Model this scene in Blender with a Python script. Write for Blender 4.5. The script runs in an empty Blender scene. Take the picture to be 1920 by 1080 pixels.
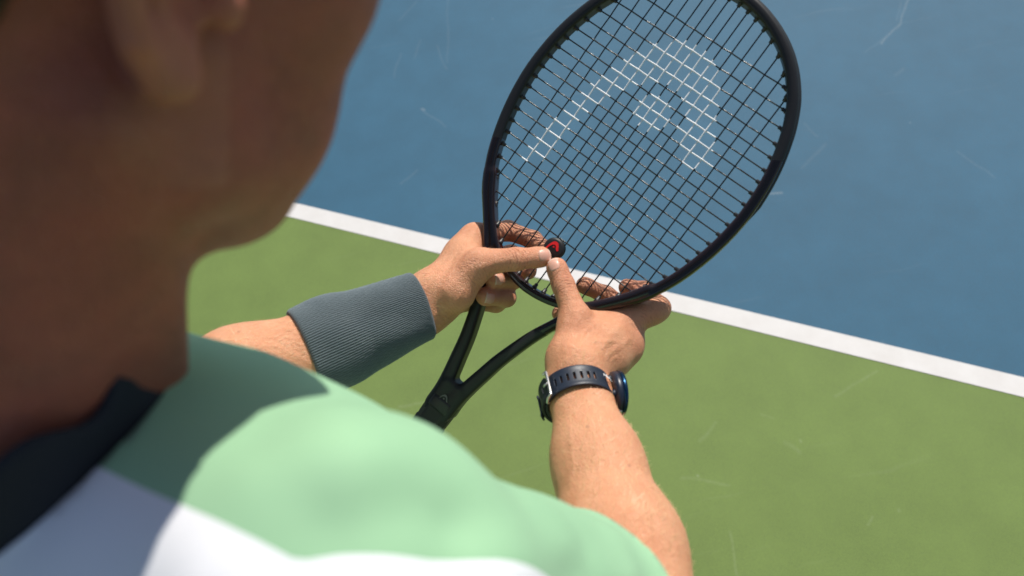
import bpy, bmesh, math, random
import numpy as np
from mathutils import Matrix, Vector
from mathutils.bvhtree import BVHTree

random.seed(7)
rng = np.random.default_rng(7)
scene = bpy.context.scene
COL = scene.collection

# ------------------------------------------------------------------ camera
FPX = 28.0 / 36.0 * 1920.0
CAM_H = 1.757
PITCH = math.radians(57.0)
uy_, uz_ = -0.533, -math.sin(PITCH)
ux_ = -math.sqrt(max(0.0, 1 - uy_ * uy_ - uz_ * uz_))
UP = np.array([ux_, uy_, uz_]); UP /= np.linalg.norm(UP)      # world up in camera axes (x right, y down, z forward)
YW = np.array([0, 0, 1.0]) - UP[2] * UP; YW /= np.linalg.norm(YW)
XW = np.cross(YW, UP)
M3 = np.array([XW, YW, UP])                                   # camera axes -> world
CAM = np.array([0.0, 0.0, CAM_H])


def W(p):
    return np.asarray(p, float) @ M3.T + CAM


def P(px, py, z):
    """a point seen at pixel (px, py) of the 1920 x 1080 frame at depth z, in camera axes"""
    return np.array([(px - 960) / FPX * z, (py - 540) / FPX * z, z])


cam_data = bpy.data.cameras.new('camera')
cam = bpy.data.objects.new('camera', cam_data)
COL.objects.link(cam)
mw = Matrix.Identity(4)
for c_, v in enumerate(((1, 0, 0), (0, -1, 0), (0, 0, -1))):
    ww = M3 @ np.array(v, float)
    for r_ in range(3):
        mw[r_][c_] = ww[r_]
for r_ in range(3):
    mw[r_][3] = CAM[r_]
cam.matrix_world = mw
cam_data.lens = 28.0
cam_data.sensor_width = 36.0
cam_data.sensor_fit = 'HORIZONTAL'
cam_data.clip_start = 0.02
cam_data.clip_end = 2000
cam_data.dof.use_dof = True
cam_data.dof.focus_distance = 0.96
cam_data.dof.aperture_fstop = 4.9
scene.camera = cam

# ------------------------------------------------------------------ light
SUN_TRAVEL = np.array([-0.37, -0.58, -0.725]); SUN_TRAVEL /= np.linalg.norm(SUN_TRAVEL)
TO_SUN = -SUN_TRAVEL
elev = math.asin(TO_SUN[2]); azim = math.atan2(TO_SUN[0], TO_SUN[1])
world = bpy.data.worlds.new('World'); scene.world = world; world.use_nodes = True
wn = world.node_tree; wn.nodes.clear()
sky = wn.nodes.new('ShaderNodeTexSky'); sky.sky_type = 'NISHITA'; sky.sun_disc = False
sky.sun_elevation = elev; sky.sun_rotation = azim
bg = wn.nodes.new('ShaderNodeBackground'); bg.inputs['Strength'].default_value = 0.09
wo = wn.nodes.new('ShaderNodeOutputWorld')
wn.links.new(sky.outputs[0], bg.inputs[0]); wn.links.new(bg.outputs[0], wo.inputs[0])
sl = bpy.data.lights.new('sun', 'SUN'); sl.energy = 5.0; sl.angle = math.radians(0.53); sl.color = (1.0, 0.945, 0.86)
so = bpy.data.objects.new('sun', sl); COL.objects.link(so)
so.rotation_euler = Vector(SUN_TRAVEL).to_track_quat('-Z', 'Y').to_euler()
so.location = (-3, 4, 8)
scene.view_settings.view_transform = 'Standard'; scene.view_settings.look = 'None'
scene.view_settings.exposure = 0.1; scene.view_settings.gamma = 1.0
scene.view_settings.use_curve_mapping = False


# ------------------------------------------------------------------ node helpers
class NT:
    def __init__(s, name):
        s.m = bpy.data.materials.new(name); s.m.use_nodes = True
        s.t = s.m.node_tree; s.t.nodes.clear()
        s.out = s.n('ShaderNodeOutputMaterial')
        s.b = s.n('ShaderNodeBsdfPrincipled')
        s.l(s.b.outputs[0], s.out.inputs[0])

    def n(s, t, **k):
        nd = s.t.nodes.new(t)
        for a, v in k.items():
            setattr(nd, a, v)
        return nd

    def l(s, a, b):
        s.t.links.new(a, b)

    def put(s, sock, v):
        if isinstance(v, bpy.types.NodeSocket):
            s.l(v, sock)
        else:
            sock.default_value = v

    def coord(s, kind='Object'):
        return s.n('ShaderNodeTexCoord').outputs[kind]

    def mapping(s, vec, scale=(1, 1, 1), loc=(0, 0, 0), rot=(0, 0, 0)):
        m = s.n('ShaderNodeMapping'); s.l(vec, m.inputs[0])
        m.inputs['Scale'].default_value = scale; m.inputs['Location'].default_value = loc; m.inputs['Rotation'].default_value = rot
        return m.outputs[0]

    def noise(s, vec, scale, detail=3, rough=0.5, dist=0.0):
        nd = s.n('ShaderNodeTexNoise'); s.l(vec, nd.inputs['Vector'])
        nd.inputs['Scale'].default_value = scale; nd.inputs['Detail'].default_value = detail
        nd.inputs['Roughness'].default_value = rough; nd.inputs['Distortion'].default_value = dist
        return nd.outputs[0]

    def math(s, op, a, b=0.0, c=None, clamp=False):
        nd = s.n('ShaderNodeMath', operation=op, use_clamp=clamp)
        s.put(nd.inputs[0], a); s.put(nd.inputs[1], b)
        if c is not None:
            s.put(nd.inputs[2], c)
        return nd.outputs[0]

    def ramp(s, v, a, b, lo=0.0, hi=1.0):
        nd = s.n('ShaderNodeMapRange'); nd.clamp = True
        s.put(nd.inputs[0], v); nd.inputs[1].default_value = a; nd.inputs[2].default_value = b
        nd.inputs[3].default_value = lo; nd.inputs[4].default_value = hi
        return nd.outputs[0]

    def mix(s, fac, a, b, mode='MIX'):
        nd = s.n('ShaderNodeMix', data_type='RGBA', blend_type=mode)
        s.put(nd.inputs[0], fac); s.put(nd.inputs[6], a); s.put(nd.inputs[7], b)
        return nd.outputs[2]

    def bump(s, h, strength=0.3, dist=0.001, normal=None):
        nd = s.n('ShaderNodeBump'); nd.inputs['Strength'].default_value = strength
        nd.inputs['Distance'].default_value = dist; s.l(h, nd.inputs['Height'])
        if normal is not None:
            s.l(normal, nd.inputs['Normal'])
        return nd.outputs[0]

    def set(s, **k):
        for a, v in k.items():
            s.put(s.b.inputs[a.replace('_', ' ')], v)
        return s


def C4(r, g, b):
    return (r, g, b, 1.0)


def plain(name, col, rough=0.5, metal=0.0, var=0.12, scale=300.0, bump=0.1, bdist=0.0003, **k):
    t = NT(name); co = t.coord()
    nz = t.noise(co, scale, 4, 0.6)
    lo = C4(*[c * (1 - var) for c in col]); hi = C4(*[min(1, c * (1 + var)) for c in col])
    t.set(Base_Color=t.mix(nz, lo, hi), Roughness=t.ramp(nz, 0.2, 0.8, rough * 0.88, min(1, rough * 1.12)), Metallic=metal)
    if bump:
        t.set(Normal=t.bump(nz, bump, bdist))
    t.set(**k)
    return t.m


# ------------------------------------------------------------------ object helpers
def tag(o, label=None, cat=None, group=None, kind=None):
    if label: o['label'] = label
    if cat: o['category'] = cat
    if group: o['group'] = group
    if kind: o['kind'] = kind
    return o


def link(o, parent=None):
    COL.objects.link(o)
    if parent is not None:
        o.parent = parent
    return o


def mesh_obj(name, V, F, mat, parent=None, smooth=True, uv=None):
    me = bpy.data.meshes.new(name)
    V = np.asarray(V, np.float32)
    if isinstance(F, np.ndarray) and F.ndim == 2:
        k = F.shape[1]
        me.vertices.add(len(V)); me.vertices.foreach_set('co', V.ravel())
        me.loops.add(F.size); me.loops.foreach_set('vertex_index', F.ravel().astype(np.int32))
        me.polygons.add(len(F)); me.polygons.foreach_set('loop_start', np.arange(0, F.size, k, dtype=np.int32))
        me.update(calc_edges=True); me.validate()
    else:
        me.from_pydata([tuple(map(float, v)) for v in V], [], F); me.update()
    if smooth:
        me.polygons.foreach_set('use_smooth', np.ones(len(me.polygons), bool))
    for m in (mat if isinstance(mat, (list, tuple)) else [mat]):
        me.materials.append(m)
    return link(bpy.data.objects.new(name, me), parent)


def empty(name, loc=(0, 0, 0)):
    o = bpy.data.objects.new(name, None); o.location = loc; o.empty_display_size = 0.05
    COL.objects.link(o)
    return o


def unit(v):
    v = np.asarray(v, float)
    return v / np.linalg.norm(v)


def tube(path, rad, seg=8, closed=False, caps=True):
    """verts, quads of a tube along a polyline"""
    path = np.asarray(path, float); n = len(path)
    rad = np.full(n, rad) if np.isscalar(rad) else np.asarray(rad)
    T = np.gradient(path, axis=0); T /= np.linalg.norm(T, axis=1)[:, None] + 1e-12
    ref = np.array([0, 0, 1.0]) if abs(T[0][2]) < 0.9 else np.array([1.0, 0, 0])
    V = []; a = np.linspace(0, 2 * np.pi, seg, endpoint=False)
    nrm = unit(np.cross(T[0], ref))
    for i in range(n):
        nrm = unit(nrm - T[i] * (nrm @ T[i])); b = np.cross(T[i], nrm)
        V.append(path[i] + rad[i] * (np.cos(a)[:, None] * nrm + np.sin(a)[:, None] * b))
    V = np.concatenate(V); F = []
    for i in range(n if closed else n - 1):
        for j in range(seg):
            F.append(((i % n) * seg + j, (i % n) * seg + (j + 1) % seg, ((i + 1) % n) * seg + (j + 1) % seg, ((i + 1) % n) * seg + j))
    if caps and not closed:
        F.append(tuple(range(seg))[::-1]); F.append(tuple((n - 1) * seg + j for j in range(seg)))
    return V, F


def catmull(pts, n):
    p = np.asarray(pts, float); p = np.vstack([2 * p[0] - p[1], p, 2 * p[-1] - p[-2]])
    out = []
    for i in range(1, len(p) - 2):
        for t in np.linspace(0, 1, n, endpoint=False):
            a, b, c, d = p[i - 1], p[i], p[i + 1], p[i + 2]
            out.append(0.5 * ((2 * b) + (-a + c) * t + (2 * a - 5 * b + 4 * c - d) * t * t + (-a + 3 * b - 3 * c + d) * t ** 3))
    out.append(p[-2])
    return np.array(out)


# ------------------------------------------------------------------ signed-distance modelling
def smin(a, b, k):
    if k <= 0:
        return np.minimum(a, b)
    h = np.clip(0.5 + 0.5 * (b - a) / k, 0, 1)
    return b + (a - b) * h - k * h * (1 - h)


class Cone:            # tapered capsule, optionally flattened: radius r along w, r*q across
    def __init__(s, a, b, r1, r2, k=0.006, w=None, q=1.0, sub=False):
        s.a, s.b, s.r1, s.r2, s.k, s.q, s.sub = np.asarray(a, float), np.asarray(b, float), r1, r2, k, q, sub
        s.w = None if w is None else np.asarray(w, float)

    def box(s):
        r = max(s.r1, s.r2) * max(1, s.q)
        return np.minimum(s.a, s.b) - r, np.maximum(s.a, s.b) + r

    def f(s, p):
        ba = s.b - s.a; pa = p - s.a.astype(p.dtype); l2 = float(ba @ ba) + 1e-12
        t = np.clip(pa @ ba.astype(p.dtype) / l2, 0, 1)
        d = pa - t[..., None] * ba.astype(p.dtype)
        r = s.r1 + (s.r2 - s.r1) * t
        if s.w is None:
            return np.sqrt((d * d).sum(-1)) - r
        w = s.w - ba * (s.w @ ba) / l2; w = unit(w); v = unit(np.cross(ba, w))
        dv = d @ v.astype(p.dtype); d2 = (d * d).sum(-1) - dv * dv + (dv / s.q) ** 2
        return (np.sqrt(np.maximum(d2, 0)) - r) * min(1.0, s.q)


class Ell:             # ellipsoid with axes as rows
    def __init__(s, c, r, ax=None, k=0.01, sub=False):
        s.c, s.r, s.k, s.sub = np.asarray(c, float), np.asarray(r, float), k, sub
        s.ax = np.eye(3) if ax is None else np.asarray(ax, float)

    def box(s):
        e = np.sqrt(((s.ax * s.r[:, None]) ** 2).sum(0))
        return s.c - e, s.c + e

    def f(s, p):
        q = (p - s.c.astype(p.dtype)) @ s.ax.T.astype(p.dtype)
        k0 = np.sqrt(((q / s.r.astype(p.dtype)) ** 2).sum(-1)); k1 = np.sqrt(((q / (s.r ** 2).astype(p.dtype)) ** 2).sum(-1)) + 1e-9
        return k0 * (k0 - 1) / k1


def surface_net(D, lo, h):
    inside = D < 0
    nx, ny, nz = D.shape
    cnt = np.zeros((nx - 1, ny - 1, nz - 1), np.int8)
    for dx in (0, 1):
        for dy in (0, 1):
            for dz in (0, 1):
                cnt += inside[dx:nx - 1 + dx, dy:ny - 1 + dy, dz:nz - 1 + dz]
    act = (cnt > 0) & (cnt < 8)
    idx = np.full(act.shape, -1, np.int32); cells = np.argwhere(act); idx[act] = np.arange(len(cells), dtype=np.int32)
    acc = np.zeros((len(cells), 3)); num = np.zeros(len(cells))
    corners = [(a, b, c) for a in (0, 1) for b in (0, 1) for c in (0, 1)]
    vals = {c: D[cells[:, 0] + c[0], cells[:, 1] + c[1], cells[:, 2] + c[2]].astype(float) for c in corners}
    for a in corners:
        for ax in range(3):
            if a[ax] == 0:
                b = list(a); b[ax] = 1; b = tuple(b)
                va, vb = vals[a], vals[b]; m = (va < 0) != (vb < 0)
                t = np.where(m, va / np.where(m, va - vb, 1), 0)
                pt = np.tile(np.array(a, float), (len(cells), 1)); pt[:, ax] += t
                acc[m] += pt[m]; num[m] += 1
    V = lo + h * (cells + acc / num[:, None])
    Q = []
    for ax in range(3):
        u, v = (ax + 1) % 3, (ax + 2) % 3
        s0 = [slice(1, -1)] * 3; s1 = [slice(1, -1)] * 3
        s0[ax] = slice(0, -1); s1[ax] = slice(1, None)
        A, B = inside[tuple(s0)], inside[tuple(s1)]
        e = np.argwhere(A != B)
        if not len(e):
            continue
        flip = A[tuple(e.T)]
        base = e.copy(); base[:, u] += 1; base[:, v] += 1
        q = []
        for du, dv in ((-1, -1), (0, -1), (0, 0), (-1, 0)):
            c = base.copy(); c[:, u] += du; c[:, v] += dv
            q.append(idx[tuple(c.T)])
        q = np.array(q).T
        q[~flip] = q[~flip][:, ::-1]
        Q.append(q)
    Q = np.concatenate(Q)
    return V, Q[(Q >= 0).all(1)]


def sdf_mesh(prims, h, clip=None, iso=0.0):
    lo = np.min([p.box()[0] for p in prims if not p.sub], 0) - 4 * h - iso
    hi = np.max([p.box()[1] for p in prims if not p.sub], 0) + 4 * h + iso
    if clip is not None:
        lo = np.maximum(lo, clip[0]); hi = np.minimum(hi, clip[1])
    n = np.ceil((hi - lo) / h).astype(int) + 1
    D = np.full(n, 0.05, np.float32)
    ax = [(lo[i] + h * np.arange(n[i])).astype(np.float32) for i in range(3)]
    for p in prims:
        b0, b1 = p.box(); m = p.k + 3 * h + iso
        i0 = np.maximum(np.floor((b0 - m - lo) / h).astype(int), 0); i1 = np.minimum(np.ceil((b1 + m - lo) / h).astype(int) + 1, n)
        if (i1 <= i0).any():
            continue
        sl_ = tuple(slice(a, b) for a, b in zip(i0, i1))
        pts = np.stack(np.meshgrid(*[ax[i][sl_[i]] for i in range(3)], indexing='ij'), -1)
        d = p.f(pts).astype(np.float32)
        if p.sub:
            D[sl_] = -smin(-D[sl_], d, p.k)
        else:
            D[sl_] = smin(D[sl_], d, p.k)
    return surface_net(D - np.float32(iso), lo, h)


def normals(V, Q):
    n = np.cross(V[Q[:, 2]] - V[Q[:, 0]], V[Q[:, 3]] - V[Q[:, 1]])
    N = np.zeros_like(V)
    for i in range(4):
        for c in range(3):
            N[:, c] += np.bincount(Q[:, i], n[:, c], len(V))
    return N / (np.linalg.norm(N, axis=1)[:, None] + 1e-12)


def relax(V, Q, it=2, lam=0.5):
    e = np.concatenate([Q[:, [0, 1]], Q[:, [1, 2]], Q[:, [2, 3]], Q[:, [3, 0]]])
    deg = np.bincount(e[:, 0], minlength=len(V)) + np.bincount(e[:, 1], minlength=len(V))
    for _ in range(it):
        S = np.zeros_like(V)
        for c in range(3):
            S[:, c] = np.bincount(e[:, 0], V[e[:, 1], c], len(V)) + np.bincount(e[:, 1], V[e[:, 0], c], len(V))
        V = V + lam * (S / np.maximum(deg, 1)[:, None] - V)
    return V


# ------------------------------------------------------------------ the court
def ground_pt(px, py, z=0.0):
    r = P(px, py, 1.0) @ M3.T
    return CAM + r * ((z - CAM[2]) / r[2])


# marks on the court paint, each a stroke between two places: (x0, y0, x1, y1, half width in m, strength)
SCUFF_BLUE = [(1703, -6, 1690, 45, .006, .55), (1690, 45, 1655, 84, .007, .7), (1662, 74, 1622, 100, .005, .25), (1446, 362, 1467, 362, .006, .9),
              (1504, 315, 1548, 274, .007, .22), (1510, 233, 1535, 261, .006, .2), (1796, 283, 1866, 333, .005, .3),
              (838, -5, 842, 117, .006, .22), (819, 86, 838, 128, .006, .25), (774, 109, 790, 74, .006, .22), (751, 39, 778, 4, .006, .22),
              (743, 140, 749, 101, .006, .25), (793, 206, 832, 233, .005, .28), (754, 346, 786, 319, .006, .28), (789, 200, 793, 203, .007, .9),
              (1682, 40, 1690, 4, .004, .3), (1683, 138, 1697, 125, .006, .25), (1420, 598, 1422, 601, .006, .8), (1650, 640, 1670, 668, .005, .25)]
SCUFF_GREEN = [(1565, 742, 1647, 695, .006, .4), (1310, 823, 1335, 787, .006, .4), (1280, 897, 1361, 911, .006, .35), (1365, 998, 1380, 1072, .005, .4),
               (1471, 831, 1502, 848, .007, .35), (1624, 986, 1630, 968, .004, .45), (1503, 830, 1505, 832, .005, .8), (1677, 949, 1678, 951, .005, .6),
               (1306, 894, 1307, 896, .005, .9), (745, 764, 795, 752, .006, .45), (1426, 774, 1452, 784, .005, .3)]


def scuff_group():
    g = bpy.data.node_groups.new('scuff', 'ShaderNodeTree')
    for nm, ty in (('P', 'NodeSocketVector'), ('A', 'NodeSocketVector'), ('D', 'NodeSocketVector'), ('InvL2', 'NodeSocketFloat'), ('Wd', 'NodeSocketFloat'), ('S', 'NodeSocketFloat')):
        g.interface.new_socket(nm, in_out='INPUT', socket_type=ty)
    g.interface.new_socket('M', in_out='OUTPUT', socket_type='NodeSocketFloat')
    i = g.nodes.new('NodeGroupInput'); o = g.nodes.new('NodeGroupOutput')
    sub = g.nodes.new('ShaderNodeVectorMath'); sub.operation = 'SUBTRACT'
    g.links.new(i.outputs[0], sub.inputs[0]); g.links.new(i.outputs[1], sub.inputs[1])
    dot = g.nodes.new('ShaderNodeVectorMath'); dot.operation = 'DOT_PRODUCT'
    g.links.new(sub.outputs[0], dot.inputs[0]); g.links.new(i.outputs[2], dot.inputs[1])
    t = g.nodes.new('ShaderNodeMath'); t.operation = 'MULTIPLY'; t.use_clamp = True
    g.links.new(dot.outputs['Value'], t.inputs[0]); g.links.new(i.outputs[3], t.inputs[1])
    sc = g.nodes.new('ShaderNodeVectorMath'); sc.operation = 'SCALE'
    g.links.new(i.outputs[2], sc.inputs[0]); g.links.new(t.outputs[0], sc.inputs['Scale'])
    ds = g.nodes.new('ShaderNodeVectorMath'); ds.operation = 'DISTANCE'
    g.links.new(sub.outputs[0], ds.inputs[0]); g.links.new(sc.outputs[0], ds.inputs[1])
    mr = g.nodes.new('ShaderNodeMapRange'); mr.clamp = True; mr.interpolation_type = 'SMOOTHSTEP'
    g.links.new(ds.outputs['Value'], mr.inputs[0]); g.links.new(i.outputs[4], mr.inputs[1]); mr.inputs[2].default_value = 0.0
    mr.inputs[3].default_value = 0.0; g.links.new(i.outputs[5], mr.inputs[4])
    g.links.new(mr.outputs[0], o.inputs[0])
    return g


SCUFF = scuff_group()


def court_paint(name, col, scuffs, mark):
    t = NT(name); co = t.coord()
    wob = t.n('ShaderNodeTexNoise'); t.l(co, wob.inputs['Vector']); wob.inputs['Scale'].default_value = 6.0
    off = t.n('ShaderNodeVectorMath', operation='MULTIPLY_ADD'); t.l(wob.outputs['Color'], off.inputs[0])
    off.inputs[1].default_value = (.05, .05, 0); t.l(co, off.inputs[2])
    flat = t.n('ShaderNodeVectorMath', operation='MULTIPLY_ADD'); t.l(off.outputs[0], flat.inputs[0])
    flat.inputs[1].default_value = (1, 1, 0); flat.inputs[2].default_value = (-.025, -.025, 0)
    total = None
    for x0, y0, x1, y1, w, s in scuffs:
        a, b = ground_pt(x0, y0), ground_pt(x1, y1); d = b - a
        g = t.n('ShaderNodeGroup'); g.node_tree = SCUFF
        t.l(flat.outputs[0], g.inputs[0]); g.inputs[1].default_value = (a[0], a[1], 0); g.inputs[2].default_value = (d[0], d[1], 0)
        g.inputs[3].default_value = 1.0 / (d @ d + 1e-9); g.inputs[4].default_value = w; g.inputs[5].default_value = s * .27
        total = g.outputs[0] if total is None else t.math('MAXIMUM', total, g.outputs[0])
    # faint random streaks left by shoes and balls
    for k, (rot, sx, sy) in enumerate(((.5, 2.2, 46), (1.7, 2.6, 52), (2.6, 1.8, 40))):
        st = t.noise(t.mapping(off.outputs[0], (sx, sy, 1), (k * 3.1, k, 0), (0, 0, rot)), 1.0, 2, 0.5)
        total = t.math('MAXIMUM', total, t.ramp(st, 0.70, 0.86, 0, .11))
    fl_ = t.n('ShaderNodeTexVoronoi'); t.l(co, fl_.inputs['Vector']); fl_.inputs['Scale'].default_value = 7.0; fl_.inputs['Randomness'].default_value = 1.0
    total = t.math('MAXIMUM', total, t.ramp(fl_.outputs['Distance'], .022, .012, 0, .45))
    brk = t.noise(co, 160, 3, 0.7)
    total = t.math('MULTIPLY', total, t.ramp(brk, 0.33, 0.6, 0.25, 1.0))
    grain = t.noise(co, 430, 4, 0.8); mid = t.noise(co, 9, 4, 0.6); big = t.noise(co, 1.3, 3, 0.5)
    v = t.math('ADD', t.ramp(grain, .3, .7, -.2, .2), t.math('ADD', t.ramp(mid, .3, .7, -.06, .06), t.ramp(big, .3, .7, -.06, .06)))
    hsv = t.n('ShaderNodeHueSaturation'); hsv.inputs['Color'].default_value = C4(*col)
    t.l(t.math('ADD', v, 1.0), hsv.inputs['Value'])
    t.set(Base_Color=t.mix(total, hsv.outputs[0], C4(*mark)), Roughness=t.ramp(grain, .3, .7, .62, .85))
    t.b.inputs['Specular IOR Level'].default_value = 0.35
    t.set(Normal=t.bump(grain, .5, .0012))
    return t.m


GREEN = court_paint('green_court_paint', (.134, .197, .049), SCUFF_GREEN, (.42, .48, .33))
BLUE = court_paint('blue_court_paint', (.029, .104, .170), SCUFF_BLUE, (.44, .46, .44))


def line_paint():
    t = NT('white_line_paint'); co = t.coord()
    g = t.noise(co, 500, 3, .7); d = t.noise(co, 14, 5, .65)
    c = t.mix(t.ramp(d, .35, .7), C4(.62, .605, .585), C4(.57, .55, .525))
    t.set(Base_Color=c, Roughness=.7, Normal=t.bump(g, .4, .001))
    return t.m


gt = [ground_pt(535, 375.8), ground_pt(1920, 707.5)]
gb = [ground_pt(510, 398.3), ground_pt(1920, 744.7)]
ldir = unit((gt[1] - gt[0])[:3]); lnrm = np.array([-ldir[1], ldir[0], 0.0])
if lnrm @ (gt[0] - gb[0]) < 0:
    lnrm = -lnrm
off_t = np.mean([lnrm @ g for g in gt]); off_b = np.mean([lnrm @ g for g in gb])
mid_s = ldir @ gt[1]


def strip(name, s0, s1, n0, n1, z, mat):
    v = [ldir * s + lnrm * n + np.array([0, 0, z]) for s, n in ((s0, n0), (s1, n0), (s1, n1), (s0, n1))]
    if np.cross(v[1] - v[0], v[2] - v[0])[2] < 0:
        v = v[::-1]
    return tag(mesh_obj(name, v, [(0, 1, 2, 3)], mat, smooth=False), kind='structure')


ground = mesh_obj('ground', [(-300, -300, -.0012), (300, -300, -.0012), (300, 300, -.0012), (-300, 300, -.0012)], [(0, 1, 2, 3)], GREEN, smooth=False)
tag(ground, 'green painted hard court run-off surface', kind='structure')
tag(strip('court_surface', mid_s - 9, mid_s + 9, off_t - .02, off_t + 23.7, -.0006, BLUE), 'blue painted hard court playing surface')
tag(strip('court_line', mid_s - 9, mid_s + 9, off_b, off_t, 0.0, line_paint()), 'white painted boundary line between blue and green court')

# ------------------------------------------------------------------ the racket
RK_R = np.array([[0.7708316, 0.5779919, -0.2678507], [0.5973562, -0.8018963, -0.0113069], [-0.2213238, -0.1512866, -0.9633941]])
RK_T = np.array([0.1198845, -0.1443406, 0.7914746])
CY = [-119.05, -101.27, -88.1, -75.49, -62.62, -50.37, -37.56, -25.08, -12.49, -0.37, 11.81, 24.33, 36.55, 48.58, 61.45, 74.3, 88.93, 104.48, 121.97]
CW = [89.26, 98.75, 104.97, 109.67, 113.52, 116.71, 119.37, 121.33, 122.67, 123.5, 123.35, 122.34, 121.19, 119.13, 116.3, 112.4, 107.44, 99.68, 87.22]
MX = [5.6, 16.39, 27.07, 39.08, 51.62, 65.28, 79.73, 94.97]
MB = [-172.5, -171, -168.5, -164, -156.5, -144, -129.4, -108.4]
MT = [163.2, 162.2, 159.7, 155.9, 150.5, 142.6, 130.7, 112.8]


def RK(x, y, z=0.0):
    """racket millimetres -> camera axes (z towards the camera)"""
    return RK_R @ (np.array([x, y, z]) / 1000.0) + RK_T


def rk_plane_z(px, py):
    r = P(px, py, 1.0); n = RK_R[:, 2]
    return (n @ RK_T) / (n @ r)


racket = empty('tennis_racket')
rm = Matrix.Identity(4); RW = M3 @ RK_R; RTW = W(RK_T)
for a in range(3):
    for b in range(3):
        rm[a][b] = RW[a][b]
    rm[a][3] = RTW[a]
racket.matrix_world = rm
tag(racket, 'black tennis racket held by its throat with a white logo stencilled on the strings', 'tennis racket')

inner = sorted([(x, y) for x, y in zip(CW, CY)] + [(x, y) for x, y in zip(MX, MB)] + [(x, y) for x, y in zip(MX, MT)], key=lambda q: math.atan2(q[1] + 5, q[0]))
half = np.array([(0, -173.0)] + inner + [(0, 163.5)])
loop = np.vstack([half, [(-x, y) for x, y in half[-2:0:-1]]])
s_ = np.r_[0, np.cumsum(np.linalg.norm(np.diff(np.vstack([loop, loop[:1]]), axis=0), axis=1))]
NH = 400
q = np.linspace(0, s_[-1], NH, endpoint=False); lc = np.vstack([loop, loop[:1]])
hoop_in = np.c_[np.interp(q, s_, lc[:, 0]), np.interp(q, s_, lc[:, 1])]
for _ in range(14):
    hoop_in = .5 * hoop_in + .25 * (np.roll(hoop_in, 1, 0) + np.roll(hoop_in, -1, 0))
tg = np.roll(hoop_in, -1, 0) - np.roll(hoop_in, 1, 0); tg /= np.linalg.norm(tg, axis=1)[:, None]
hn = np.c_[tg[:, 1], -tg[:, 0]]
hoop_c = (hoop_in + hn * 7.4)

t = NT('racket_paint'); co = t.coord()
sp = t.n('ShaderNodeSeparateXYZ'); t.l(co, sp.inputs[0])
msk = t.math('GREATER_THAN', t.math('SUBTRACT', sp.outputs[1], t.math('MULTIPLY', sp.outputs[0], .56)), -.0085)
thr = t.math('LESS_THAN', sp.outputs[1], -.205)
matte = t.math('MAXIMUM', msk, thr)
lw = t.n('ShaderNodeLayerWeight'); lw.inputs[0].default_value = .35
irid = t.mix(lw.outputs['Facing'], C4(.006, .0055, .006), C4(.04, .007, .009))
nz = t.noise(co, 900, 3, .7)
t.set(Base_Color=t.mix(matte, irid, C4(.012, .013, .015)), Roughness=t.math('ADD', t.ramp(matte, 0, 1, .2, .42), t.ramp(nz, .3, .7, -.04, .04)))
t.set(Normal=t.bump(nz, .05, .0003), Coat_Weight=t.ramp(matte, 0, 1, .35, .0), Coat_Roughness=.12, Specular_IOR_Level=.32)
RACKET_PAINT = t.m
MATTE = plain('black_moulded_plastic', (.012, .012, .013), .42, var=.2, scale=800)
RUBBER = plain('black_rubber_grip', (.014, .014, .014), .62, var=.25, scale=700, bump=.35, bdist=.0006)


def seg_dist(X, Y, pts, closed):
    """distance in the plane to a polyline and the fraction along it of the nearest place"""
    pts = np.asarray(pts, float); n = len(pts); best = np.full(X.shape, 1e9); par = np.zeros(X.shape)
    for i in range(n if closed else n - 1):
        a, b = pts[i], pts[(i + 1) % n]; ba = b - a
        u = np.clip(((X - a[0]) * ba[0] + (Y - a[1]) * ba[1]) / (ba @ ba), 0, 1)
        d = (X - a[0] - u * ba[0]) ** 2 + (Y - a[1] - u * ba[1]) ** 2
        m = d < best; best[m] = d[m]; par[m] = (i + u[m]) / n
    return np.sqrt(best), par


hres = 1.15
gx = np.arange(-142, 142.1, hres); gy = np.arange(-345, 184, hres); gz = np.arange(-16, 16.1, hres)
X, Y = np.meshgrid(gx, gy, indexing='ij')
d_h, _ = seg_dist(X, Y, hoop_c[::3], True)
shaft = catmull([(101, -108), (84, -134), (67, -158), (53, -178), (43.5, -197), (35, -216), (27.5, -238), (21, -260), (16.5, -281), (12.5, -300), (9.5, -318), (8.5, -336)], 6)
d_s, par = seg_dist(np.abs(X), Y, shaft, False)
wsh = np.interp(par, [0, .35, .6, .8, 1], [5.6, 5.6, 6.8, 7.6, 8.4])
hsh = np.interp(par, [0, .35, .6, .8, 1], [10.6, 11.0, 11.0, 11.5, 12.5])


def rbox(d, z, w, h, r):
    a = np.abs(d)[..., None] - (w - r)[..., None] if not np.isscalar(w) else np.abs(d)[..., None] - (w - r)
    hh = (h - r)[..., None] if not np.isscalar(h) else h - r
    b = np.abs(z)[None, None, :] - hh
    return np.sqrt(np.maximum(a, 0) ** 2 + np.maximum(b, 0) ** 2) + np.minimum(np.maximum(a, b), 0) - r


low = np.clip((-Y - 120) / 40, 0, 1)[..., None]
D = rbox(d_h, gz, 5.6, 10.6, 4.6)
D = D + low * 1.2
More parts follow.
